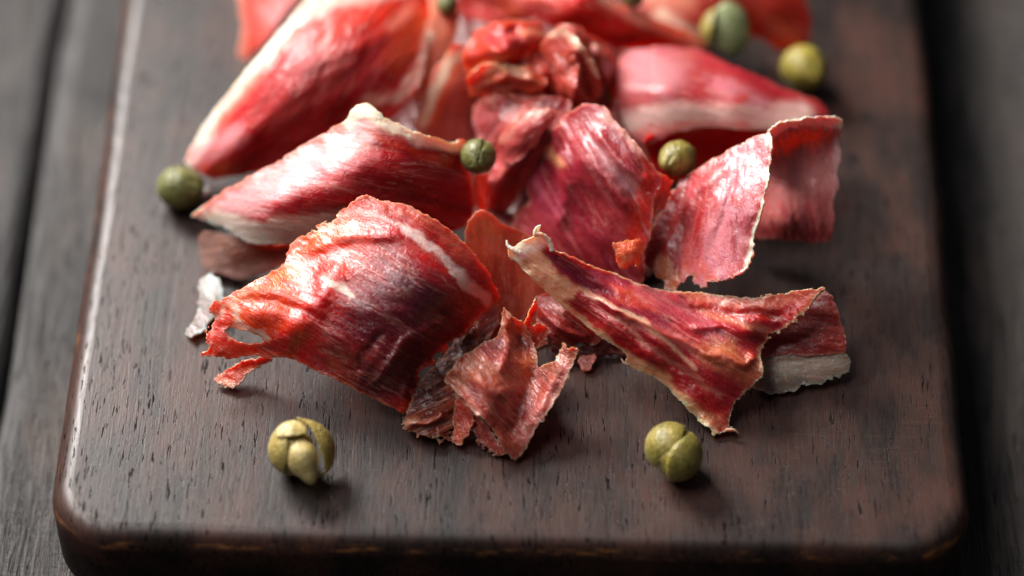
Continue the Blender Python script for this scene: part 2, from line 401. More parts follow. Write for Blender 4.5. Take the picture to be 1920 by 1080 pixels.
    me.polygons.add(len(Fa)); me.polygons.foreach_set('loop_start', np.arange(0, Fa.size, 4, dtype=np.int32))
    me.update(calc_edges=True)
    me.polygons.foreach_set('use_smooth', np.ones(len(Fa), bool))
    at = me.attributes.new('Col', 'FLOAT_COLOR', 'POINT')
    cc = np.ones((nv*2, 4), np.float32); cc[:nv, :3] = c[vert]; cc[nv:, :3] = c[vert]; at.data.foreach_set('color', cc.ravel())
    at = me.attributes.new('fat', 'FLOAT', 'POINT'); at.data.foreach_set('value', np.r_[fatm[vert], fatm[vert]].astype(np.float32))
    fv = np.zeros((nv*2, 3), np.float32); fv[:nv, 0] = fx[vert]; fv[:nv, 1] = fy[vert]; fv[nv:, 0] = fx[vert]; fv[nv:, 1] = fy[vert]; fv[:, 2] = seed*3.7
    at = me.attributes.new('fib', 'FLOAT_VECTOR', 'POINT'); at.data.foreach_set('vector', fv.ravel())
    me.materials.append(mat)
    return link(name, me, parent)
def ham(label, px, py, group='ham slices piled on the board'):
    o = empty('ham_slice', [float(v) for v in P(px, py, 0.5)]); tag(o, label, 'ham slice', group); return o
def ham1(label, *a, **k):
    o = sheet('ham_slice', *a, **k); tag(o, label, 'ham slice', 'ham slices piled on the board'); return o

CREAM = (240, 212, 190); PEACH = (235, 160, 120); ORANGE = (226, 88, 34); RED = (188, 38, 34); DEEP = (140, 16, 26); MAROON = (98, 20, 34)
PINK = (222, 130, 128); SALMON = (224, 108, 84); BROWN = (130, 62, 44)
def D(deg): return R(deg)

# --- front left slice
hA = ham('arched front left slice, orange torn left end, maroon right side, one white fat stripe', 620, 690)
A_out = [(683,363),(714,376),(761,381),(802,402),(844,428),(880,464),(911,501),(932,537),(938,563),(918,578),(893,600),(876,628),(854,641),
 (839,651),(818,677),(789,703),(789,715),(782,739),(769,770),(758,781),(735,765),(704,750),(673,734),(652,724),(621,708),(595,698),(569,685),
 (543,672),(517,672),(476,669),(424,672),(376,668),(392,652),(386,640),(390,612),(398,598),(384,576),(424,556),(465,532),(496,518),(533,494),(545,458),
 (562,443),(585,431),(612,418),(633,403),(645,390),(665,372)]
sheet('meat', A_out,
 [(683,363,21),(640,398,19),(585,433,16),(545,458,14),(533,492,13.5),(496,519,14),(440,546,12.5),(387,578,10.5),(392,610,9),(377,668,6.5),(424,670,6.5),
  (476,669,6),(543,672,7),(600,698,6.2),(652,724,5),(704,750,3.2),(758,781,0.9),(785,740,1.5),(789,705,3),(854,641,4),(890,602,5.2),(935,563,6.5),
  (915,515,12),(880,470,16),(802,405,20.5),(720,470,19.5),(650,530,17),(560,560,14.5),(480,590,12.5),(700,610,14.5),(620,640,11.5),(790,560,17),(850,560,14.5),(740,690,8.5),(800,630,10.5),(560,630,11)],
 M_front, (156, 30, 36), fib=D(28), step=2.0, rag=1.8, rsc=13, thick=0.9, seed=1, curl=0.5, parent=hA, warp=9,
 ragpts=[(820,680,60,5),(400,620,50,5),(600,425,50,4)],
 holes=[[(418,620),(432,613),(452,618),(486,629),(497,642),(470,646),(440,640)]],
 creases=[([(520,660),(600,560),(640,490)],22,0.8),([(700,720),(760,640),(850,590)],10,0.7),([(660,700),(720,620)],9,-0.5),([(560,470),(660,440),(760,440)],14,0.6),([(450,560),(540,570),(600,600)],12,-0.6),([(750,745),(800,660)],7,0.5)],
 wrk=0.18,
 streak=[((196,50,44),0.0,0.5,0.7,0.06,0.6),((86,16,30),0.1,0.5,0.55,0.10,0.9)],
 strokes=[
  ((178,38,38),[(760,420),(860,470),(900,540)],48,34,0.9),
  ((208,92,72),[(690,372),(760,392),(820,425),(880,480)],9,14,0.8,.4),
  ((232,58,14),[(420,600),(500,560),(590,500),(640,430)],56,34,1.0),  # orange of light passing through the torn end, put into the colour
  ((240,84,10),[(470,590),(520,560),(560,530)],36,30,1.0),
  ((190,20,12),[(560,640),(590,570),(600,540)],30,28,0.85),
  ((214,62,24),[(500,610),(560,610)],16,14,0.8),
  ((236,140,84),[(440,560),(500,530),(560,500)],8,10,0.7,.3),
  ((210,96,44),[(560,460),(600,445),(650,420)],18,16,0.9),
  ((240,196,160),[(585,432),(610,420),(632,406)],6,6,0.9,.8),
  ((96,10,34),[(700,600),(780,560),(800,620)],44,34,0.85),
  ((92,18,32),[(700,720),(760,690)],34,26,0.9),
  ((74,24,44),[(745,520),(790,560)],14,16,0.5),
  ((110,76,52),[(740,555),(765,548)],6,10,0.5),
  ((176,40,40),[(810,650),(860,600),(900,570)],14,18,0.8),
  ((214,60,30),[(776,735),(764,768)],7,8,0.9),
  ((226,168,160),[(648,396),(690,398),(740,418),(790,446)],4,7,0.9,.8),
  ((236,196,188),[(760,428),(800,455),(850,500),(890,540),(912,560)],7,7,1.0,1),
  ((238,204,196),[(855,510),(890,545),(915,565)],9,5,1.0,1),
  ((242,206,190),[(608,520),(630,535),(658,552)],6,5,1.0,1),
  ((222,140,130),[(640,455),(672,452)],5,7,0.7,.6),
  ((240,190,170),[(392,604),(424,566),(444,572),(440,606),(470,618),(500,632)],5,6,0.95,.9),
  ((236,130,96),[(396,590),(410,574),(440,552)],6,6,0.7,.5),
  ((226,74,44),[(385,664),(430,660),(520,668)],10,8,0.8),
  ((232,190,168),[(790,704),(835,664),(862,638),(885,604)],5,6,0.8,.8),
  ((206,120,110),[(700,650),(650,700)],3,5,0.6,.4),
  ((206,120,110),[(775,740),(805,690)],2,4,0.6,.4)],
 rim=((228,130,96), 6, 0.7))
sheet('strand', [(500,668),(476,672),(440,682),(413,700),(402,712),(414,724),(434,731),(448,720),(462,706),(495,684),(515,676)],
 [(500,668,5.2),(440,690,2.4),(405,712,0.9),(434,730,0.9),(470,695,2.6),(510,676,5)], M_front, (214,74,40), fib=D(150), step=1.8, rag=3, rsc=8, seed=2, parent=hA, curl=.5,
 strokes=[((236,150,110),[(405,714),(430,728)],5,8,.8,.5)], rim=((236,160,130),5,.8))
# dark strip tucked under its right edge
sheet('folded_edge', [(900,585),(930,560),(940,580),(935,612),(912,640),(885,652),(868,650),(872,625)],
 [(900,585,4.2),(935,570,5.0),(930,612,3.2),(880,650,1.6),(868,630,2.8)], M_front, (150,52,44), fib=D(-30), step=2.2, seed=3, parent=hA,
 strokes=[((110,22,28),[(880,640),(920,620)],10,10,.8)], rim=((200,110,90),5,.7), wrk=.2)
# --- crumpled middle piece
hB = ham('small crumpled brown pink ham scrap with crisp torn edges between the two front slices', 930, 790)
sheet('meat', [(831,711),(846,690),(868,664),(888,655),(905,640),(932,632),(938,612),(941,590),(945,572),(957,590),(975,600),(988,612),(1000,640),(1007,660),(1008,690),
  (1022,682),(1040,678),(1050,656),(1056,640),(1064,652),(1074,650),(1086,654),(1078,674),(1073,690),(1058,722),(1029,774),(999,815),(984,846),(968,866),(951,852),(936,830),(918,796),(888,774),(870,752),(851,733)],
 [(831,711,7),(868,664,9),(888,655,9),(938,600,9.5),(945,572,11),(975,600,9.5),(1000,640,6.5),(1008,690,5.5),(1040,680,8.5),(1060,640,11),(1086,654,10.5),
  (1060,720,7.5),(1029,774,5),(999,815,3),(968,866,0.9),(936,830,3.6),(918,796,5.4),(888,774,6.5),(851,733,6),(930,720,9),(960,680,8.5),(960,770,5.5),(900,690,9.5),(990,740,5.2)],
 M_crisp, (178, 78, 64), fib=D(48), step=1.7, rag=2.0, rsc=8, thick=0.7, seed=4, curl=0.6, wrk=0.3, wsc=1.5, parent=hB, warp=10,
 creases=[([(880,700),(930,740),(1000,720)],12,0.5),([(945,590),(950,650),(940,700)],11,0.8),([(1000,690),(980,750),(950,830)],14,-0.8),([(1050,680),(1000,790)],10,.6),([(970,610),(980,680)],8,-.6)],
 streak=[((196,104,84),0.05,0.45,0.8,0.12,1.4),((100,30,34),0.05,0.5,0.7,0.10,0.8),((206,132,96),0.2,0.5,.6,0.3,2.2)],
 strokes=[((170,92,60),[(840,712),(880,685),(920,700)],16,14,.7,.3),
  ((206,96,66),[(945,585),(955,620),(975,610)],12,12,.85),((214,110,66),[(985,670),(975,700)],9,10,.8),
  ((124,40,52),[(900,640),(935,655)],14,12,.6),((198,120,112),[(1060,690),(1020,760),(985,830)],10,12,.8,.4),((204,140,132),[(1005,700),(960,790)],5,9,.5,.4),
  ((150,78,52),[(1030,690),(1056,662)],14,10,.8),((150,36,40),[(930,770),(960,800),(980,760)],14,14,.6)],
 rim=((214,150,118), 3.5, 0.7), taper=.25)
sheet('flap', [(851,738),(870,752),(890,776),(884,800),(872,822),(862,838),(847,828),(848,790)],
 [(851,738,5.2),(890,776,5.2),(862,838,0.8),(847,826,0.9),(868,780,4)], M_crisp, (170,64,52), fib=D(75), step=1.7, rag=3, rsc=7, thick=.6, seed=5, curl=.6, wrk=.3, parent=hB,
 strokes=[((206,92,54),[(855,800),(862,830)],8,8,.8)], rim=((214,140,110),3,.6))
sheet('flap', [(886,772),(918,796),(936,830),(952,850),(940,858),(914,846),(903,838),(892,828),(884,808)],
 [(886,772,4.2),(936,830,2.2),(952,852,0.9),(914,846,0.7),(886,820,1.0)], M_crisp, (158,66,56), fib=D(60), step=1.7, rag=4, rsc=7, thick=.6, seed=6, curl=.6, wrk=.3, parent=hB,
 rim=((214,150,130),3,.6))
sheet('flap', [(981,604),(992,580),(1007,551),(1009,572),(1003,596),(996,612),(1010,606),(1030,614),(1026,632),(1018,642),(1004,655),(990,640)],
 [(985,604,8),(1007,551,12),(1003,596,8.6),(1028,622,6.5),(1004,655,4.6)], M_crisp, (196,76,58), fib=D(-60), step=1.7, rag=2.4, rsc=7, thick=.6, seed=8, curl=.8, wrk=.3, parent=hB,
 creases=[([(985,600),(1005,555)],5,.5)], rim=((226,140,110),4,.8))
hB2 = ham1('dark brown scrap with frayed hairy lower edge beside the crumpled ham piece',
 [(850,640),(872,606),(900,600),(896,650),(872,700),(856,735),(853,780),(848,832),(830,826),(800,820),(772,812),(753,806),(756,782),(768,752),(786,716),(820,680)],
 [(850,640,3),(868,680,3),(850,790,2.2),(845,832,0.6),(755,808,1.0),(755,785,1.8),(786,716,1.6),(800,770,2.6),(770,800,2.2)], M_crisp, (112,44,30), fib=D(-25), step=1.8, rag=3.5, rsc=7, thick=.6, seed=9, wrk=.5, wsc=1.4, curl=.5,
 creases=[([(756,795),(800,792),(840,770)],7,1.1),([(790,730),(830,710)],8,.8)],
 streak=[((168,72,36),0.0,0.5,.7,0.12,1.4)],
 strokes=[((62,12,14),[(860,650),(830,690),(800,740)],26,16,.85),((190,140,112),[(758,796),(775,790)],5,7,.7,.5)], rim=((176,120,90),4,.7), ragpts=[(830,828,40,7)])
# frayed fibres
# --- front right slice
hC = ham('long front right slice with peach fat edge, left tip a white curled fat knob', 1250, 740)
C_out = [(950,462),(962,464),(975,452),(999,446),(1004,428),(1016,423),(1012,436),(1026,452),(1036,467),(1064,477),(1113,498),(1158,514),(1195,530),(1240,543),(1280,545),(1337,551),(1398,557),
 (1435,553),(1480,545),(1520,541),(1550,538),(1533,556),(1517,577),(1496,602),(1472,618),(1443,632),(1432,648),(1426,672),(1436,704),(1411,726),(1390,742),(1378,767),(1367,795),(1382,813),(1360,808),
 (1338,820),(1333,807),(1309,791),(1288,767),(1268,746),(1240,716),(1215,703),(1186,692),(1170,677),(1176,668),(1150,646),(1121,630),(1093,606),(1064,583),(1032,555),(1003,530),(975,498),(952,478)]
sheet('meat', C_out,
 [(950,465,17),(1010,430,20),(1036,467,17),(1113,498,13.5),(1195,530,11),(1280,545,9.5),(1398,557,10.5),(1480,545,12.5),(1548,538,14),(1520,575,12),(1472,618,9),(1432,645,7),(1428,672,7.5),(1434,704,6.5),
  (1390,742,3.8),(1370,790,1.4),(1338,815,0.9),(1288,767,2.2),(1240,716,3.6),(1170,675,5.2),(1093,604,8.2),(1032,555,11.5),(975,498,15),
  (1050,520,14.5),(1150,590,12),(1250,620,10.5),(1330,600,9),(1420,595,10.5),(1350,670,8.5),(1330,730,5.5),(1380,690,8.0),(1220,660,9.2),(1300,690,7.8)],
 M_front, (168, 30, 42), fib=D(33), step=2.0, rag=1.5, rsc=11, thick=1.0, seed=12, curl=0.55, wrk=0.24, warp=8, parent=hC,
 ragpts=[(1380,760,70,3),(1480,600,70,3.5)],
 creases=[([(1090,545),(1180,592),(1290,640),(1380,690)],8,0.7),([(1120,560),(1220,650),(1330,740)],10,-0.5),([(1290,618),(1350,608),(1440,630)],9,.6),([(1270,575),(1380,590),(1480,590)],9,-.6),([(1330,655),(1400,680),(1420,660)],9,.9),([(1040,480),(1100,540),(1200,570)],10,-.4)],
 streak=[((190,60,70),0.05,0.5,.7,0.05,0.7),((110,16,30),0.1,0.5,.6,0.06,0.8)],
 strokes=[
  ((186,36,36),[(1080,575),(1200,650),(1300,720),(1360,770)],18,14,.8),
  ((122,22,48),[(1040,478),(1080,515),(1140,560),(1200,590),(1250,600)],13,12,.85),
  ((176,84,110),[(1120,515),(1170,535)],8,14,.5,.3),
  ((214,80,54),[(1160,545),(1220,570)],10,14,.7),
  ((206,110,120),[(1200,545),(1270,580),(1330,610),(1340,640)],12,16,.6,.4),
  ((178,50,66),[(1240,575),(1330,615)],6,9,.6),
  ((220,120,96),[(1300,555),(1400,568),(1470,560),(1535,545)],12,10,.85,.5),
  ((190,40,34),[(1300,570),(1400,590),(1480,590)],8,9,.8),
  ((228,150,120),[(1310,578),(1400,612),(1440,620)],4,8,.65,.5),
  ((224,130,120),[(1180,600),(1240,625),(1300,650)],7,9,.7,.5),
  ((226,168,140),[(1085,542),(1150,572),(1210,605),(1250,640),(1300,690)],3.5,5,.9,.8),
  ((218,150,132),[(1150,595),(1200,635),(1290,700),(1350,740)],3,6,.6,.5),
  ((150,14,22),[(1060,560),(1130,600),(1230,680),(1320,745)],5,9,.7),
  ((176,96,62),[(1330,660),(1380,680),(1410,700)],22,18,.8,.3),
  ((196,124,86),[(1340,650),(1370,650)],10,12,.7,.3),
  ((224,176,140),[(1428,655),(1428,690)],6,8,.7,.6),
  ((244,180,140),[(962,486),(1005,528),(1050,570),(1110,622),(1170,668)],8,9,1.0,1),
  ((238,172,130),[(1180,682),(1240,712),(1290,765),(1335,805)],12,9,1.0,1),
  ((236,206,160),[(1250,735),(1300,780),(1340,808)],6,9,.8,1),
  ((240,178,140),[(985,470),(1030,520),(1060,545)],16,10,.95,1),
  ((254,236,220),[(958,472),(990,458),(1010,440)],17,12,1.0,1),
  ((176,110,70),[(1300,770),(1350,790)],8,9,.6,.3),
  ((232,120,84),[(1535,548),(1515,580),(1480,612),(1440,632)],4,5,.8,.5)],
 rim=((232,186,150), 5, 0.8))
# curled whisker of fat on the knob
def tube(name, pts, rad, mat, parent, col=(250,224,204), n=8):
    pts = [Vector(p) for p in pts]; V = []; Fc = []
    fine_ = []
    for i in range(len(pts)-1):
        for k in range(6):
            t = k/6; p0 = pts[max(i-1, 0)]; p1 = pts[i]; p2 = pts[i+1]; p3 = pts[min(i+2, len(pts)-1)]
            fine_.append(0.5*((2*p1)+(-p0+p2)*t+(2*p0-5*p1+4*p2-p3)*t*t+(-p0+3*p1-3*p2+p3)*t**3))
    fine_.append(pts[-1]); m_ = len(fine_)
    for i, p in enumerate(fine_):
        tg = (fine_[min(i+1, m_-1)]-fine_[max(i-1, 0)]).normalized(); a = tg.cross(Vector((0.3, 0.2, 1))).normalized(); b = tg.cross(a)
        r_ = rad*(1-0.75*(i/(m_-1))**1.5)*(1+.15*math.sin(i*2.1))
        for k in range(n): V.append(p+a*r_*math.cos(2*math.pi*k/n)+b*r_*math.sin(2*math.pi*k/n))
    for i in range(m_-1):
        for k in range(n): Fc.append((i*n+k, i*n+(k+1) % n, (i+1)*n+(k+1) % n, (i+1)*n+k))
    Fc.append(tuple(reversed(range(n)))); Fc.append(tuple(range((m_-1)*n, m_*n)))
    me = bpy.data.meshes.new(name); me.from_pydata([tuple(v) for v in V], [], Fc)
    at = me.attributes.new('Col', 'FLOAT_COLOR', 'POINT'); at.data.foreach_set('color', np.tile(np.r_[lin(col), 1], len(V)).astype(np.float32))
    at = me.attributes.new('fat', 'FLOAT', 'POINT'); at.data.foreach_set('value', np.ones(len(V), np.float32))
    for p in me.polygons: p.use_smooth = True
    me.materials.append(mat); return link(name, me, parent)
tube('fat_curl', [P(1036,470,17.5), P(1030,452,18.8), P(1016,440,20), P(1003,440,20.8), P(1005,428,21.5), P(1014,422,22)], 0.00045, M_front, hC)
tube('fat_curl', [P(975,475,17.5), P(962,468,18), P(952,460,18.3), P(950,450,18.8)], 0.00045, M_front, hC)
tube('fat_curl', [P(1362,806,1.2), P(1376,806,1.6), P(1386,814,1.0)], 0.0003, M_front, hC, (200,160,130))
tube('fat_curl', [P(1180,684,5), P(1170,680,5.3), P(1165,672,5.8)], 0.0003, M_front, hC, (210,170,150))
# --- slice under its right end
hC2 = ham('flat red strip with grey translucent fat border under the end of the long slice', 1510, 720)
sheet('lean_meat', [(1549,540),(1562,558),(1571,578),(1580,612),(1590,648),(1584,664),(1530,668),(1470,668),(1420,672),(1400,640),(1440,612),(1500,585)],
 [(1549,540,10),(1571,578,8.2),(1590,648,4.5),(1530,668,3.8),(1400,672,3),(1400,630,4),(1460,610,5.2),(1500,590,6.6),(1530,620,6)],
 M_front, (150, 44, 40), fib=D(8), step=2.4, rag=2.2, rsc=9, thick=.8, seed=15, parent=hC2, wrk=.25,
 streak=[((190,86,74),0.0,0.5,.6,0.06,1.0),((110,20,28),0.1,0.5,.6,0.06,1.0)], rim=((214,130,110),5,.7))
sheet('fat', [(1400,660),(1470,664),(1530,664),(1586,660),(1596,676),(1589,700),(1560,713),(1528,722),(1512,728),(1506,720),(1490,738),(1455,740),(1424,734),(1400,720)],
 [(1400,660,3),(1586,660,4.2),(1594,685,2.4),(1560,713,1.5),(1510,726,1.1),(1455,740,0.8),(1400,722,1.2),(1500,695,2.4)],
 M_front, (150, 128, 112), fib=D(2), step=2.4, rag=3.0, rsc=12, thick=.5, seed=16, parent=hC2, wrk=.25,
 strokes=[((110,96,86),[(1440,715),(1500,715)],12,16,.7,1),((196,180,162),[(1460,690),(1580,680)],8,16,.6,1)], rim=((206,196,180),5,.8))
# --- centre slice
hD = ham('broad purplish centre slice leaning back with two small orange curled tabs', 1130, 470)
sheet('meat', [(1070,205),(1096,192),(1127,194),(1157,228),(1188,262),(1219,301),(1242,326),(1240,350),(1228,372),(1223,413),(1219,445),(1206,480),(1210,520),(1190,545),(1120,525),(1050,500),(980,462),(955,425),(970,400),(992,378),(985,345),(988,312),(999,278),(1034,247),(1053,222)],
 [(1096,192,23),(1127,194,24),(1188,262,23.5),(1240,330,20),(1223,413,15),(1200,500,9),(1190,540,5),(1120,520,4),(1000,455,4),(955,425,3),(985,345,8),(999,278,12),(1053,222,19),(1080,300,18.5),(1120,380,14.5),(1160,320,20.5),(1060,380,12),(1180,400,15.5),(1120,450,10)],
 M_sheen, (166, 52, 62), fib=D(60), step=2.6, rag=2.4, thick=1.0, seed=18, parent=hD, wrk=.30, curl=.3,
 creases=[([(1080,250),(1130,330),(1190,400)],14,1.0),([(1040,270),(1060,360),(1050,430)],14,.7),([(1110,240),(1160,300),(1220,350)],11,.7)],
 streak=[((122,26,42),0.0,0.5,.8,0.05,0.5),((214,130,134),0.15,0.5,.5,0.05,0.6)],
 strokes=[((228,170,172),[(1110,280),(1150,320),(1190,350)],12,20,.55,.4),((232,176,160),[(1140,215),(1185,265),(1225,310)],6,9,.7,.6),
  ((214,50,34),[(1225,320),(1205,380),(1195,440)],14,14,.8),((150,26,52),[(1060,300),(1080,400),(1130,450)],24,26,.5),((232,160,120),[(1000,275),(1030,285),(1048,305)],7,9,.9,.7),((178,60,96),[(1000,340),(1040,400)],18,22,.4)],
 rim=((226,140,120),5,.7))
sheet('tab', [(1236,322),(1252,330),(1266,341),(1256,352),(1262,366),(1250,376),(1250,392),(1236,396),(1222,414),(1222,385),(1232,350)],
 [(1236,322,20),(1266,341,17),(1260,370,15),(1222,414,14),(1230,360,17)], M_crisp, (196,84,48), fib=D(-60), step=2.2, rag=3, rsc=6, thick=.7, seed=19, parent=hD, wrk=.3, curl=.5)
sheet('tab', [(1146,456),(1175,450),(1205,446),(1206,470),(1200,504),(1186,496),(1172,508),(1158,500),(1154,478)],
 [(1146,456,15),(1205,446,15),(1200,504,11.5),(1158,500,11.5),(1178,475,15)], M_crisp, (226,96,52), fib=D(80), step=2.0, rag=3, rsc=6, thick=.8, seed=20, parent=hD, wrk=.4, curl=.7,
 strokes=[((250,190,150),[(1168,492),(1180,480)],6,8,.8,.6)])
# --- right folded slice
hE = ham('folded right slice standing like a tent with cream rim and white front sheen', 1320, 530)
sheet('meat', [(1441,243),(1448,262),(1443,330),(1430,390),(1414,450),(1409,490),(1396,511),(1375,522),(1340,527),(1325,537),(1308,534),(1290,522),(1272,542),(1255,549),(1240,530),(1222,510),(1200,495),(1216,440),(1240,392),(1264,350),(1300,318),(1350,290),(1400,262)],
 [(1441,243,25.5),(1400,262,23),(1350,290,19.5),(1264,350,13.5),(1216,440,9),(1205,495,7),(1255,549,6.5),(1330,535,11),(1396,511,15),(1414,450,18),(1443,330,23.5),(1350,380,18.5),(1300,450,13),(1360,450,16.2)],
 M_sheen, (178, 44, 44), fib=D(98), step=2.6, rag=2.2, rsc=10, thick=1.0, seed=22, parent=hE, wrk=.22, ragpts=[(1300,530,70,4)], curl=.4,
 creases=[([(1330,470),(1360,400),(1380,330)],8,-.35),([(1240,480),(1300,360),(1380,300)],14,.5)],
 streak=[((216,110,112),0.0,0.45,.6,0.05,0.5),((140,20,30),0.2,0.55,.6,0.05,0.5)],
 strokes=[((210,140,150),[(1400,300),(1370,400),(1350,480),(1330,515)],34,22,.75,.4),((186,74,84),[(1300,350),(1360,320)],24,24,.5),((140,14,24),[(1268,390),(1240,460),(1250,500)],28,18,.9),  # wide pale pink stroke paints the front sheen into the colour
  ((170,100,60),[(1240,500),(1262,535)],16,12,.85,.4),((180,40,44),[(1378,375),(1420,365)],6,7,.7),((160,34,44),[(1370,420),(1405,415)],4,4,.7),((160,34,44),[(1378,415),(1378,470)],2.5,3,.7),((170,40,44),[(1390,305),(1410,310)],5,5,.5),
  ((214,92,70),[(1290,500),(1340,525)],8,10,.7),((248,220,200),[(1446,250),(1444,325),(1430,390),(1412,455),(1402,505)],4.5,4,1.0,1)],
 rim=((238,180,150),3,.5))
sheet('back_fold', [(1436,246),(1470,228),(1510,220),(1550,219),(1583,222),(1582,240),(1574,262),(1579,300),(1570,330),(1576,352),(1560,380),(1566,412),(1562,440),(1550,458),(1500,452),(1440,450),(1400,446),(1410,380),(1425,310)],
 [(1436,246,25.0),(1470,230,26),(1510,221,26),(1583,223,23),(1579,300,17),(1562,400,11),(1550,458,7),(1440,450,5),(1410,380,8),(1425,310,14),(1480,262,21.5),(1560,262,19),(1500,330,15),(1480,400,10.5)],
 M_flap, (214, 122, 118), fib=D(80), step=3, rag=2.2, rsc=10, thick=.9, seed=23, parent=hE, wrk=.3, streak=[((190,70,84),0.0,0.45,.6,0.05,0.5)],
 strokes=[((246,92,36),[(1450,278),(1490,262),(1545,252)],13,14,1.0),((220,150,146),[(1470,350),(1550,330)],26,24,.7,.4),((150,24,32),[(1430,430),(1550,440)],10,12,.8),((250,230,212),[(1440,248),(1470,234),(1510,228),(1582,232)],9,5,1,1),((226,190,188),[(1572,270),(1568,400)],5,6,.6,.6)])  # orange stroke below the lip paints the backlit glow
# --- far right slice
hF = ham('pale pink slice with broad white fat band behind the tent shaped right slice', 1330, 250)
sheet('meat', [(1160,112),(1172,94),(1237,86),(1316,91),(1369,120),(1434,147),(1482,170),(1535,188),(1560,214),(1520,222),(1450,244),(1396,245),(1335,239),(1265,249),(1219,272),(1188,261),(1166,228),(1156,170)],
 [(1160,112,14),(1237,86,15),(1316,91,14),(1434,147,13),(1535,188,10),(1560,214,9),(1450,244,13),(1335,239,15),(1219,272,12),(1166,228,12),(1156,170,15),(1250,160,19),(1380,190,17.5),(1320,150,17.5)],
 M_back, (180, 72, 74), fib=D(15), step=4.5, rag=1.5, seed=25, parent=hF,
 streak=[((176,44,66),0.0,0.4,.7,0.04,0.35)],
 strokes=[((222,158,164),[(1200,110),(1250,140)],30,30,.6,.4),((172,34,46),[(1330,110),(1430,160),(1540,205)],14,16,.85),((168,44,56),[(1200,170),(1260,200),(1330,180)],12,18,.6),((240,196,186),[(1180,232),(1260,216),(1340,218),(1440,222),(1500,212)],20,16,.95,1),((228,150,160),[(1350,160),(1420,190)],14,16,.6),((208,50,40),[(1378,186),(1402,184)],6,7,.8),((226,120,110),[(1190,250),(1260,235),(1400,234)],6,8,.7)])  # lilac pink patches paint highlights along the top band
sheet('underside', [(1205,262),(1265,240),(1335,232),(1450,236),(1440,262),(1390,285),(1330,312),(1290,345),(1240,330),(1215,300)],
 [(1205,262,13),(1265,240,14),(1450,236,13),(1390,285,7),(1330,312,5),(1260,340,3),(1215,300,7)], M_back, (220, 26, 16), fib=D(10), step=4, seed=26, parent=hF,  # vivid red base stands in for light coming through the slice
 strokes=[((206,70,60),[(1215,285),(1250,300)],16,14,.7)])
# --- left middle slice
ham1('tapered left slice, whitish pink and red streaked, with a pointed fatty tip',
 [(353,404),(387,380),(420,357),(470,327),(520,303),(570,270),(620,240),(647,227),(657,207),(677,190),(693,193),(713,210),(747,233),(787,250),(827,260),(853,268),(873,260),(882,282),(875,303),(884,333),(895,377),(880,425),(800,450),(700,450),(600,458),(533,458),(487,460),(460,453),(430,433),(403,423),(380,415)],
 [(353,404,5),(420,357,11),(520,303,17),(620,240,22),(677,190,26),(747,233,24.5),(827,260,21),(875,265,18),(890,340,12),(880,420,6),(780,440,8),(640,450,10),(533,457,9.5),(460,453,7.5),(403,423,5.5),(520,380,17.5),(640,330,22),(750,330,20.5),(820,350,16),(600,420,14),(440,400,11)],
 M_back, (178, 36, 40), fib=D(12), step=3.2, rag=2.0, thick=1.3, seed=28, wrk=.25, curl=.3,
 streak=[((206,90,92),0.0,0.45,.65,0.035,0.55),((140,18,28),0.1,0.5,.5,0.05,0.6)],
 strokes=[((240,190,186),[(390,395),(480,360),(560,310),(640,270),(680,240)],30,26,.9,.7),((232,150,156),[(440,390),(520,350),(600,300)],24,24,.5,.4),((186,34,44),[(520,392),(600,372),(700,370)],10,12,.9),((220,130,134),[(600,330),(700,290)],7,14,.6,.4),
  ((250,222,204),[(370,407),(430,425),(500,445),(600,448)],18,12,1.0,1),((246,206,186),[(520,425),(620,415),(700,410)],14,14,.9,.9),((246,224,200),[(650,225),(680,202),(720,225),(790,258),(870,275)],11,9,1.0,1),((206,60,30),[(700,250),(770,280),(850,310)],4,8,.7),((206,84,50),[(370,402),(400,378),(460,338),(560,282),(640,235)],4,6,.6)])
# brown sheet hanging below the left middle slice
ham1('thin brownish translucent slice hanging in the shade below the pointed fatty tip',
 [(374,432),(420,436),(470,458),(540,456),(566,448),(548,486),(500,512),(450,528),(418,518),(388,512),(374,490)],
 [(374,432,3.4),(470,455,6.5),(560,450,7.5),(540,490,3.5),(450,528,1),(388,510,1.2),(374,480,1.6)], M_back, (118,84,72), fib=D(-8), step=4, rag=1.5, thick=.6, seed=29,
 strokes=[((130,64,40),[(450,480),(540,470)],14,14,.7),((190,146,136),[(430,516),(500,502),(545,486)],9,9,.8,.6)])
o = sheet('fat_scrap', [(378,520),(398,512),(416,526),(424,548),(418,576),(398,600),(378,622),(352,636),(346,622),(366,594),(372,570),(380,552),(372,538)],
 [(378,520,1.6),(416,526,2.2),(424,555,2.6),(398,600,1.5),(350,632,0.6),(372,570,1.2),(396,550,3)], M_back, (168,160,156), fib=D(60), step=2.6, rag=4, rsc=11, thick=.5, seed=30, wrk=.5,
 strokes=[((206,200,196),[(398,530),(405,560)],14,14,1,1)]); tag(o, 'white translucent shred of fat on the board at the torn end of the arched slice', 'fat scrap')
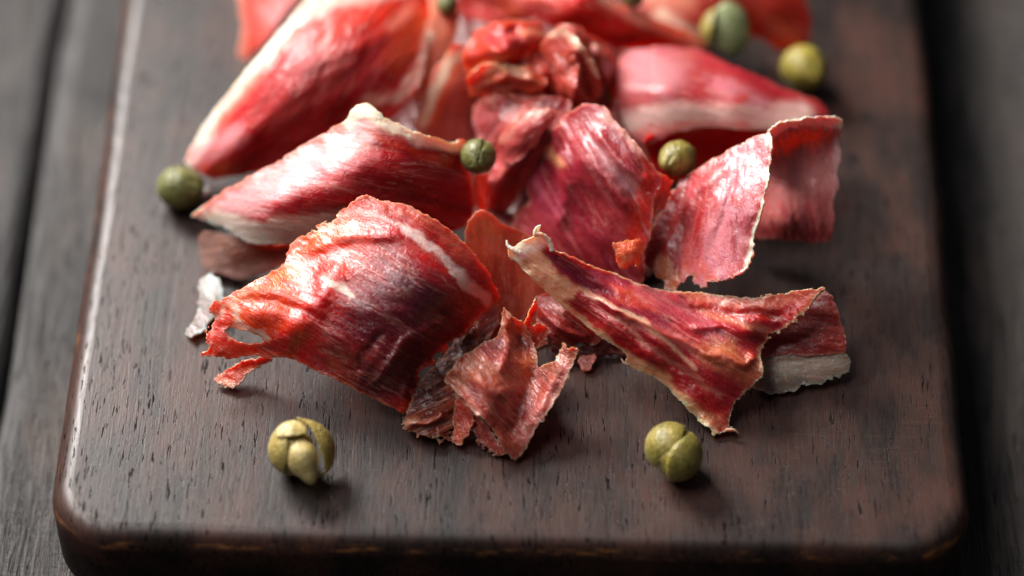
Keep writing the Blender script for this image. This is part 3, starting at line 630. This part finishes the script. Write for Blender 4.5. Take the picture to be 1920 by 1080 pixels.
# --- back left big slice
hH = ham('large bright red back left slice with long cream fat edge down its left side', 520, 330)
sheet('lean_meat', [(343,300),(382,233),(421,181),(470,120),(518,62),(567,6),(600,-50),(700,-60),(806,-50),(812,-5),(812,32),(804,81),(796,130),(782,175),(762,196),(735,222),(700,236),(645,240),(567,290),(486,322),(453,329),(405,337),(379,328),(356,312)],
 [(343,300,4),(405,337,3),(486,320,5),(567,288,8),(645,235,11),(735,222,12),(790,160,15),(812,32,16),(806,-50,16),(600,-50,20),(518,62,19),(421,181,12),(382,233,8),(470,240,14),(560,180,19),(640,100,22),(700,60,22),(700,150,18),(740,0,20),(440,290,9)],
 M_back, (184, 30, 34), fib=D(-48), step=4, rag=1.5, thick=1.6, seed=32, parent=hH, wrk=.35, curl=.2,
 streak=[((216,70,74),0.0,0.45,.7,0.03,0.35),((140,6,14),0.15,0.5,.6,0.03,0.4)],
 strokes=[((214,52,28),[(620,70),(700,30),(780,30)],30,28,.8),((150,4,12),[(560,170),(640,90),(680,60)],12,14,.8),((200,80,76),[(520,230),(600,170),(640,130)],16,20,.6),((150,4,14),[(620,210),(700,160),(750,120)],12,18,.7),((226,90,50),[(740,110),(790,40)],22,22,.7),
  ((252,224,206),[(352,300),(398,226),(470,140),(540,50),(600,-40)],15,12,1.0,1),((240,196,180),[(560,30),(620,0),(690,-10),(760,-30)],14,16,.9,.8),((224,60,34),[(410,240),(480,150),(560,60)],6,9,.8),((236,160,164),[(370,290),(400,280),(440,250)],16,16,.8,.5),((206,84,50),[(370,320),(440,322)],8,8,.8),
  ((240,200,180),[(690,190),(750,180),(790,130),(808,50)],8,12,.8,.8),((240,150,130),[(730,50),(760,20)],10,14,.6)])
sheet('fold', [(800,-40),(850,-40),(862,20),(858,62),(848,92),(826,112),(806,160),(786,204),(772,186),(790,140),(802,90),(808,30)],
 [(800,-40,19),(850,-40,18),(858,60,16),(826,112,14),(780,204,11),(790,140,14),(808,30,18)], M_back, (230,138,110), fib=D(-75), step=4, rag=1.5, seed=33, parent=hH,
 strokes=[((244,206,184),[(806,60),(795,130),(780,190)],7,7,.9,1),((214,84,60),[(835,0),(845,60)],10,12,.7)])
ham1('upright pink slice with a cream rim, right beside the big back left slice',
 [(836,100),(848,84),(866,80),(884,98),(898,130),(908,200),(905,262),(850,270),(790,254),(772,236),(784,204),(800,168),(816,126)],
 [(836,100,17),(866,80,19),(884,98,17),(905,200,9),(905,262,5),(850,270,5),(772,236,9),(800,168,14),(850,170,13.5),(850,220,9)], M_back, (196,96,84), fib=D(-70), step=3.6, seed=34,
 strokes=[((120,14,14),[(905,140),(902,250)],20,20,.85),((248,218,190),[(868,92),(842,112),(820,160),(790,238)],8,7,1,1),((222,96,48),[(860,118),(835,170),(810,235)],5,7,.8)])
ham1('small blurred orange red slice standing behind the big left slice at the top edge',
 [(438,-40),(580,-50),(560,-5),(520,48),(484,96),(458,116),(444,104),(452,60)],
 [(438,-40,9),(580,-50,12),(484,96,6),(450,110,2),(500,20,9)], M_back, (210,60,44), fib=D(70), step=5, seed=35, strokes=[((236,150,130),[(446,-30),(452,110)],9,10,.8,.6),((190,20,16),[(530,0),(510,30)],16,12,.8)])
# --- middle back crumples
ham1('curled orange red scrap with a painted glossy highlight at the back middle of the pile',
 [(866,112),(880,70),(910,46),(960,36),(1020,42),(1028,72),(1000,104),(976,150),(930,168),(890,160),(872,140)],
 [(866,112,18),(910,46,21),(1020,42,20),(1010,90,20),(976,150,15),(890,160,15),(950,85,24)], M_back, (206,66,46), fib=D(-20), step=4, seed=36, wrk=.6, rag=3, curl=.8,
 strokes=[((176,50,60),[(930,70),(970,70)],16,16,.8),((236,150,120),[(985,60),(1015,62)],7,8,.8,.5),((232,120,70),[(880,130),(930,118),(950,110)],7,8,.8)], creases=[([(900,60),(940,110),(930,160)],14,1.4),([(960,45),(985,110)],12,-1.2)])  # pale salmon stroke at upper right paints the glossy highlight
ham1('crumpled reddish brown slice at the back middle of the pile',
 [(1018,66),(1050,42),(1076,46),(1112,68),(1144,88),(1160,128),(1163,180),(1142,214),(1110,205),(1060,215),(1010,206),(960,214),(920,206),(898,180),(905,150),(960,128),(1000,90)],
 [(1018,66,20),(1076,46,21),(1144,88,17),(1163,180,12),(1110,205,15),(1010,206,15),(920,206,13),(898,160,13),(960,150,18),(1060,120,22),(1100,160,18.5)], M_back, (170,58,46), fib=D(65), step=4, seed=37, wrk=.9, rag=3, curl=.9,
 streak=[((206,100,80),0.0,0.4,.7,0.08,0.6),((120,24,24),0.1,0.4,.7,0.1,0.6)], creases=[([(1050,60),(1090,120),(1080,190)],12,1.8),([(1010,80),(1040,140),(1020,200)],14,-1.6),([(1120,80),(1140,160)],9,1.2),([(940,160),(980,200)],10,1)],
 strokes=[((206,60,36),[(990,160),(1030,150)],12,12,.7),((244,200,180),[(1118,82),(1136,98)],5,6,.9,.6),((196,120,100),[(930,175),(950,190)],14,12,.7)])  # small cream stroke paints a highlight onto the crumple
ham1('thin cream rimmed fold standing up in the reddish brown crumple at the back middle',
 [(1000,110),(1030,60),(1058,50),(1092,84),(1122,130),(1128,176),(1100,190),(1080,150),(1050,120),(1020,130)],
 [(1000,110,19),(1040,55,24),(1122,130,21),(1110,188,16),(1050,118,21),(1075,100,24)], M_back, (176,62,50), fib=D(50), step=3.4, seed=71, wrk=.5, rag=2.5, curl=.8, thick=.8,
 strokes=[((244,196,170),[(1030,62),(1060,56),(1096,92),(1124,136)],6,7,.9,.9),((206,80,56),[(1060,100),(1100,150)],8,8,.6)])
ham1('narrow folded orange scrap with painted pale highlights lying in front of the curled scrap',
 [(872,150),(900,118),(950,120),(1000,128),(1030,150),(1010,176),(960,166),(915,180),(885,186)],
 [(872,150,17),(950,120,22),(1030,150,20),(960,168,18),(885,186,14)], M_back, (196,84,58), fib=D(8), step=3.4, seed=72, wrk=.6, rag=3, curl=.8, thick=.8,
 strokes=[((240,180,144),[(890,135),(940,126),(990,136)],6,8,.85,.7),((130,26,24),[(920,165),(990,158)],8,8,.6)], creases=[([(890,170),(950,140),(1010,160)],9,1.0)])  # pale stroke along the upper side is a painted highlight
ham1('dusky pink fold with a pale edge sloping down beside the broad centre slice',
 [(930,262),(960,226),(996,206),(1034,200),(1046,214),(1020,250),(1000,280),(975,300),(948,312),(934,296)],
 [(930,262,14),(996,206,20),(1040,205,20.5),(1000,280,16),(940,308,12),(975,250,18)], M_back, (172,74,72), fib=D(-45), step=3.4, seed=73, wrk=.5, rag=3, curl=.7, thick=.8,
 strokes=[((232,160,146),[(940,262),(975,228),(1030,205)],6,8,.8,.6)])
ham1('dark pink slice wedged between the left caper and the broad centre slice',
 [(905,352),(926,306),(900,285),(884,230),(888,190),(930,178),(980,180),(1040,178),(1075,190),(1066,232),(1040,260),(1010,290),(1000,330),(975,365),(950,400),(922,405)],
 [(915,348,8),(926,300,10),(898,200,12),(980,190,17),(1070,195,18),(1030,252,16),(990,318,11),(930,390,3),(960,260,15)], M_back, (170,64,66), fib=D(-55), step=4, seed=38, wrk=.7, rag=2.5, curl=.5,
 streak=[((214,110,96),0.0,0.4,.7,0.06,0.4),((110,22,34),0.1,0.4,.7,0.1,0.5)], strokes=[((124,34,40),[(905,210),(920,270)],16,16,.7),((216,100,84),[(975,240),(990,200)],14,14,.7)], creases=[([(920,360),(980,270),(1020,210)],12,1.2)])
ham1('bright red slice with cream lower edge lying across the top middle of the pile',
 [(850,-50),(1090,-50),(1130,-8),(1180,14),(1260,46),(1330,78),(1310,98),(1240,92),(1160,96),(1100,76),(1040,48),(980,36),(900,42),(862,30)],
 [(850,-50,16),(1090,-50,20),(1180,14,17),(1330,78,7),(1240,92,8),(1100,76,12),(980,36,14),(862,30,13),(1080,10,20),(1180,60,14)], M_back, (206,40,32), fib=D(18), step=5, seed=39, wrk=.5,
 strokes=[((240,186,160),[(1130,-2),(1190,28),(1260,60),(1320,84)],10,10,1,1),((226,120,110),[(860,-10),(940,0),(1040,0)],10,14,.7),((160,20,22),[(970,30),(1030,20)],9,12,.8),((226,90,40),[(930,0),(970,20)],8,10,.8),((150,20,22),[(1120,86),(1180,76)],16,14,.6)])
ham1('orange red slice lying behind the flat pale caper at top right',
 [(1190,-50),(1490,-50),(1512,-5),(1522,45),(1516,84),(1490,100),(1450,92),(1420,70),(1330,66),(1290,78),(1230,50),(1196,16)],
 [(1190,-50,7),(1490,-50,11),(1522,45,6),(1490,100,2.5),(1420,70,4),(1290,78,3.5),(1196,16,5),(1350,0,11),(1450,30,9)], M_back, (180,52,36), fib=D(20), step=5, seed=40,
 strokes=[((206,130,100),[(1220,-10),(1280,0)],20,18,.8,.5),((244,214,190),[(1240,28),(1300,66)],9,12,.9,1),((206,100,80),[(1430,30),(1490,70)],10,14,.6),((224,84,40),[(1440,86),(1505,84)],5,7,.7)])
ham1('added dark red filler slice under the pile that darkens the gaps in its middle',
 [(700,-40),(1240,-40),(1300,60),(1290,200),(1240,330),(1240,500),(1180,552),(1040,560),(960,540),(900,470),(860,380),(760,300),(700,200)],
 [(760,-40,4),(1240,-40,4),(1290,200,3),(1240,500,1.5),(1040,560,1),(860,380,2),(740,150,3),(1000,200,6),(1050,400,3)], M_back, (112,22,22), fib=D(60), step=7, seed=48, wrk=.8)  # filler sheet added to keep the gaps between slices dark
# --- pieces between the two front slices
ham1('ruffled red scrap squeezed between the smooth orange brown slice and the long front slice',
 [(1000,560),(1030,545),(1062,575),(1100,606),(1130,632),(1120,650),(1085,645),(1062,660),(1040,650),(1018,640),(1004,610)],
 [(1000,560,5),(1062,575,6.5),(1130,632,4),(1085,645,2.4),(1018,640,2.5),(1050,610,5.5)], M_crisp, (150,44,40), fib=D(35), step=2, rag=2.6, rsc=8, seed=61, wrk=.5, curl=.6, thick=.7, creases=[([(1010,580),(1060,620),(1110,640)],8,.9)], rim=((206,120,96),4,.6))
ham1('smooth orange brown slice standing upright behind the gap between the two front slices',
 [(868,440),(880,412),(895,393),(916,396),(944,421),(976,431),(1010,450),(1060,500),(1075,560),(1058,584),(1048,598),(1034,606),(1040,630),(1020,660),(960,668),(915,650),(890,600),(885,555)],
 [(868,440,13),(895,393,16),(916,396,15.5),(976,431,11),(1060,500,6.5),(1058,584,3),(1012,612,1.2),(925,650,0.8),(895,560,4),(940,480,10.5),(990,530,6.8)], M_front, (196,84,56), fib=D(88), step=2.4, rag=1.8, thick=.9, seed=42, wrk=.15, curl=.3,
 strokes=[((214,106,70),[(895,410),(930,430)],14,14,.8),((160,50,40),[(930,500),(945,560)],14,18,.6),((222,130,110),[(1000,520),(990,590)],8,12,.6,.3),((172,64,52),[(960,470),(960,580)],8,14,.5)], rim=((232,160,130),5,.6), ragpts=[(1040,600,40,4)])
ham1('narrow pink ribbon standing just under the small caper in the middle',
 [(884,334),(900,326),(918,323),(914,350),(909,372),(914,398),(900,402),(890,380)],
 [(884,334,14),(918,323,14),(909,370,10),(905,400,7)], M_back, (226,140,116), fib=D(85), step=3, rag=1.5, seed=43, thick=.8, strokes=[((206,90,60),[(893,360),(903,398)],6,6,.8)])
ham1('dark red shadow coloured scrap lying under the front right slice near the crumpled piece',
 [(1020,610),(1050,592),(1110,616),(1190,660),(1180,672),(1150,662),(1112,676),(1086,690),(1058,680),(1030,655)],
 [(1020,610,5),(1060,600,4.6),(1190,660,0.8),(1086,690,0.8),(1030,655,3),(1100,640,2.2)], M_front, (66,12,14), fib=D(20), step=3, rag=3, seed=44, wrk=.4, thick=.8)  # base colour darkened to paint the shadow beneath the front right slice
ham1('tiny orange shred at the end of the dark shadow coloured scrap',
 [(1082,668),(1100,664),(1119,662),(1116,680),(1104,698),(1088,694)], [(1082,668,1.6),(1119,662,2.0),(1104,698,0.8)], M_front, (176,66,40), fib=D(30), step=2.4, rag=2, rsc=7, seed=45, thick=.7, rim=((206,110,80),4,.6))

# ------------------------------------------------------------------ capers
def blob(name, px, py, h, rx, ry, rz, mat, parent=None, tilt=0.0, yaw=0.0, seed=0, groove=None, point=0.0, bump_=0.04, nu=40, nv=28, flat=0):
    """ellipsoid (radii in mm) centred at the pixel at height h, optional grooves, an end point and lumps"""
    c = P(px, py, h); V = []; Fc = []
    rot = Matrix.Rotation(yaw, 3, 'Z') @ Matrix.Rotation(tilt, 3, 'X')
    th_ = np.linspace(0, math.pi, nv+1); ph = np.linspace(0, 2*math.pi, nu, endpoint=False)
    for t in th_:
        for p_ in ph:
            d = Vector((math.sin(t)*math.cos(p_), math.sin(t)*math.sin(p_), math.cos(t)))
            r = 1.0+bump_*float(fbm(np.array(d.x*1.6+seed*3), np.array(d.y*1.6+d.z*1.1), seed, 3))
            if groove:
                for (gn, go, gw, gd) in groove:
                    g_ = Vector(gn).normalized(); dd = d.dot(g_)-go
                    r -= gd*math.exp(-(dd/gw)**2)
            if point: r += point*math.exp(-((1-d.z)/0.06))+point*0.35*math.exp(-((1-d.z)/0.3))
            v = Vector((d.x*r*rx, d.y*r*ry, d.z*r*rz))*0.001
            v = rot @ v; V.append((c[0]+v.x, c[1]+v.y, c[2]+v.z))
    for i in range(nv):
        for j in range(nu):
            Fc.append((i*nu+j, (i+1)*nu+j, (i+1)*nu+(j+1) % nu, i*nu+(j+1) % nu))
    me = bpy.data.meshes.new(name); bm = bmesh.new()
    vs = [bm.verts.new(v) for v in V]; bm.verts.ensure_lookup_table()
    for f in Fc: bm.faces.new([vs[k] for k in f])
    bmesh.ops.remove_doubles(bm, verts=bm.verts, dist=1e-7)
    bmesh.ops.recalc_face_normals(bm, faces=bm.faces)
    bm.to_mesh(me); bm.free()
    for p in me.polygons: p.use_smooth = True
    me.materials.append(mat); return link(name, me, parent)
def shell(name, px, py, h, r, mat, axis, a_len, a_wid, open_=0.0, parent=None, thick=0.35, seed=0, tipcurl=0.0, mid=(0, 0, 1), pw=0.7, sq=1.0):
    """petal: a lens shaped piece of a sphere, running from pole to pole of `axis`, centred on direction `mid` (camera frame axes: right, up, to camera)"""
    c = Vector(P(px, py, h)); B = Matrix(((RT[0], UP[0], -F[0]), (RT[1], UP[1], -F[1]), (RT[2], UP[2], -F[2])))
    ax = Vector(axis).normalized(); md = Vector(mid).normalized(); md = (md-ax*md.dot(ax)).normalized(); sd = ax.cross(md)
    n = 26; m_ = 16; T = []; Bt = []
    for i in range(n+1):
        t = i/n; lat = (t-0.5)*2*a_len/2
        wd = a_wid/2*max(math.sin(math.pi*(0.03+0.94*t)), 0.02)**pw
        for j in range(m_+1):
            s_ = (j/m_-0.5)*2*wd
            d = (md*math.cos(s_)+sd*math.sin(s_))*math.cos(lat)+ax*math.sin(lat)
            rr = r*(1+open_*(j/m_)+0.03*float(fbm(np.array(t*3.+seed), np.array(j/m_*2.), seed, 3))+tipcurl*max(t-0.6, 0)**2*6)
            e_ = thick*(0.25+0.75*min(1, 4*min(j/m_, 1-j/m_)+0.0))
            T.append(c+(B @ (d*rr))*0.001); Bt.append(c+(B @ (d*(rr-e_)))*0.001)
    V = T+Bt; N = len(T); Fc = []; K = m_+1
    for i in range(n):
        for j in range(m_):
            a = i*K+j; Fc.append((a, a+1, a+K+1, a+K)); Fc.append((N+a, N+a+K, N+a+K+1, N+a+1))
    for i in range(n): Fc.append((i*K, (i+1)*K, N+(i+1)*K, N+i*K)); a = i*K+m_; Fc.append((a, N+a, N+a+K, a+K))
    for j in range(m_): Fc.append((j, N+j, N+j+1, j+1)); a = n*K+j; Fc.append((a, a+1, N+a+1, N+a))
    me = bpy.data.meshes.new(name); me.from_pydata([tuple(v) for v in V], [], Fc)
    bm = bmesh.new(); bm.from_mesh(me); bmesh.ops.recalc_face_normals(bm, faces=bm.faces); bm.to_mesh(me); bm.free()
    for p in me.polygons: p.use_smooth = True
    me.materials.append(mat); return link(name, me, parent)
MC1 = caper_mat('caper_olive_yellow', (184, 160, 88), (150, 134, 70), (206, 184, 122))
MC1b = caper_mat('caper_pale_bud', (210, 190, 128), (188, 166, 100), (224, 206, 156), 0.34)
MC2 = caper_mat('caper_green_gold', (162, 146, 72), (124, 114, 50), (190, 172, 110), 0.33)
MC1g = caper_mat('caper_yellow_green', (170, 152, 62), (138, 126, 48), (186, 176, 96), 0.36)
MC3 = caper_mat('caper_dark_green', (124, 122, 66), (92, 94, 50), (156, 156, 98), 0.4)
MC4 = caper_mat('caper_grey_green', (146, 154, 104), (122, 134, 88), (176, 180, 136), 0.45)
def cap(label, px, py): 
    o = empty('caper', [float(v) for v in P(px, py, 0)]); tag(o, label, 'caper', 'capers scattered on and around the ham'); return o
# burst caper, front left
c1 = cap('burst open yellowish caper with one petal standing away, on bare board at front left', 565, 880)
blob('bud', 548, 846, 4.0, 3.35, 3.7, 3.8, MC1, c1, seed=1, bump_=.07)
blob('inner_bud', 565, 857, 5.4, 2.5, 2.8, 2.9, MC1b, c1, tilt=R(118), yaw=R(28), seed=2, point=.42, bump_=.05)
shell('petal', 553, 843, 4.4, 4.15, MC1, (0.05, 1, 0.1), R(150), R(95), mid=(-0.85, 0.1, 0.55), parent=c1, seed=3)
shell('petal', 552, 836, 5.0, 4.0, MC1b, (1, 0.12, 0.0), R(74), R(52), mid=(0.1, 0.78, 0.62), parent=c1, seed=4, pw=.25, thick=.5)
shell('petal', 571, 846, 4.2, 4.7, MC1, (-0.28, 1, 0.35), R(172), R(74), mid=(0.97, 0.05, 0.25), parent=c1, seed=5, tipcurl=.22, thick=.45, pw=.9)
# closed caper, front right
c2 = cap('closed olive green caper with a diagonal crease, on bare board at front right', 1263, 880)
blob('bud', 1266, 850, 4.0, 3.6, 4.3, 3.8, MC2, c2, seed=6, bump_=.09)
shell('petal', 1258, 840, 4.4, 4.0, MC2, (0.62, 0.78, 0.0), R(165), R(120), mid=(-0.62, 0.45, 0.65), parent=c2, seed=7, thick=.5, pw=.55)
shell('petal', 1269, 853, 4.2, 4.05, MC2, (0.42, 0.9, 0.05), R(165), R(130), mid=(0.60, -0.42, 0.75), parent=c2, seed=8, thick=.5, pw=.55)
# others, blurred
def simple_caper(label, px, py, h, r, mat, seed, yaw=0., elong=1.1, tilt=R(70)):
    o = cap(label, px, py+r*8)
    blob('bud', px, py, h, r, r, r*elong, mat, o, tilt=tilt, yaw=yaw, seed=seed, groove=[((1, 0.2, 0), 0.1, 0.10, 0.10)], bump_=.12, point=.12)
    ax = (math.sin(yaw+.4), math.cos(yaw+.4), 0.1)
    shell('petal', px, py, h, r*1.07, mat, ax, R(160), R(110), mid=(-0.7, 0.3, 0.65), parent=o, seed=seed+40, thick=.3)
    shell('petal', px, py, h, r*1.06, mat, ax, R(160), R(100), mid=(0.75, -0.1, 0.65), parent=o, seed=seed+41, thick=.3)
    return o
simple_caper('dark green caper at the pointed left end of the big back left slice', 337, 352, 3.6, 3.5, MC3, 11, yaw=1.2)
simple_caper('green caper perched on the right end of the tapered left slice', 897, 293, 17.5, 2.7, MC3, 12)
simple_caper('glossy dark green caper tucked behind the centre slice and the tent shaped slice', 1271, 297, 15.5, 2.75, MC2, 13, yaw=-.6, elong=1.2)
simple_caper('yellow green caper on bare board beside the slices at the far right', 1507, 128, 4.8, 3.7, MC1g, 15, yaw=.5, elong=1.2)
c6 = cap('pale flat caper half standing upright at the top right of the pile', 1368, 100)
blob('bud', 1370, 54, 11, 3.2, 1.9, 4.6, MC4, c6, tilt=R(-48), yaw=R(10), seed=14, bump_=.04)
shell('petal', 1356, 56, 10.5, 3.9, MC2, (0.1, 1, 0.1), R(150), R(70), mid=(-0.9, 0.1, 0.4), parent=c6, seed=50, thick=.5)
simple_caper('tiny sliver of a dark caper at the top edge left of the curled scrap', 838, 8, 19.0, 1.7, MC3, 16)
simple_caper('caper cut by the top edge above the cream edged red slice', 1186, -10, 18.0, 2.0, MC3, 17)
# salt crystals
q = NT('salt'); q.b.inputs['Base Color'].default_value = (.85, .87, .9, 1); q.b.inputs['Roughness'].default_value = .25; q.b.inputs['Subsurface Weight'].default_value = .5; q.b.inputs['Subsurface Scale'].default_value = .001
def salt(px, py, s, label):
    bm = bmesh.new(); bmesh.ops.create_cube(bm, size=s*0.001)
    bmesh.ops.bevel(bm, geom=bm.edges[:], offset=s*0.0002, segments=1, affect='EDGES')
    rs = np.random.RandomState(int(px))
    for v in bm.verts: v.co += Vector(rs.rand(3)-.5)*s*0.0002
    me = bpy.data.meshes.new('salt_crystal'); bm.to_mesh(me); bm.free(); me.materials.append(q.m)
    o = link('salt_crystal', me); o.location = P(px, py, s*0.5); o.rotation_euler = (.3, .2, px); tag(o, label, 'salt crystal')
salt(383, 362, 1.7, 'white salt crystal between the dark green caper and the pointed fatty tip')
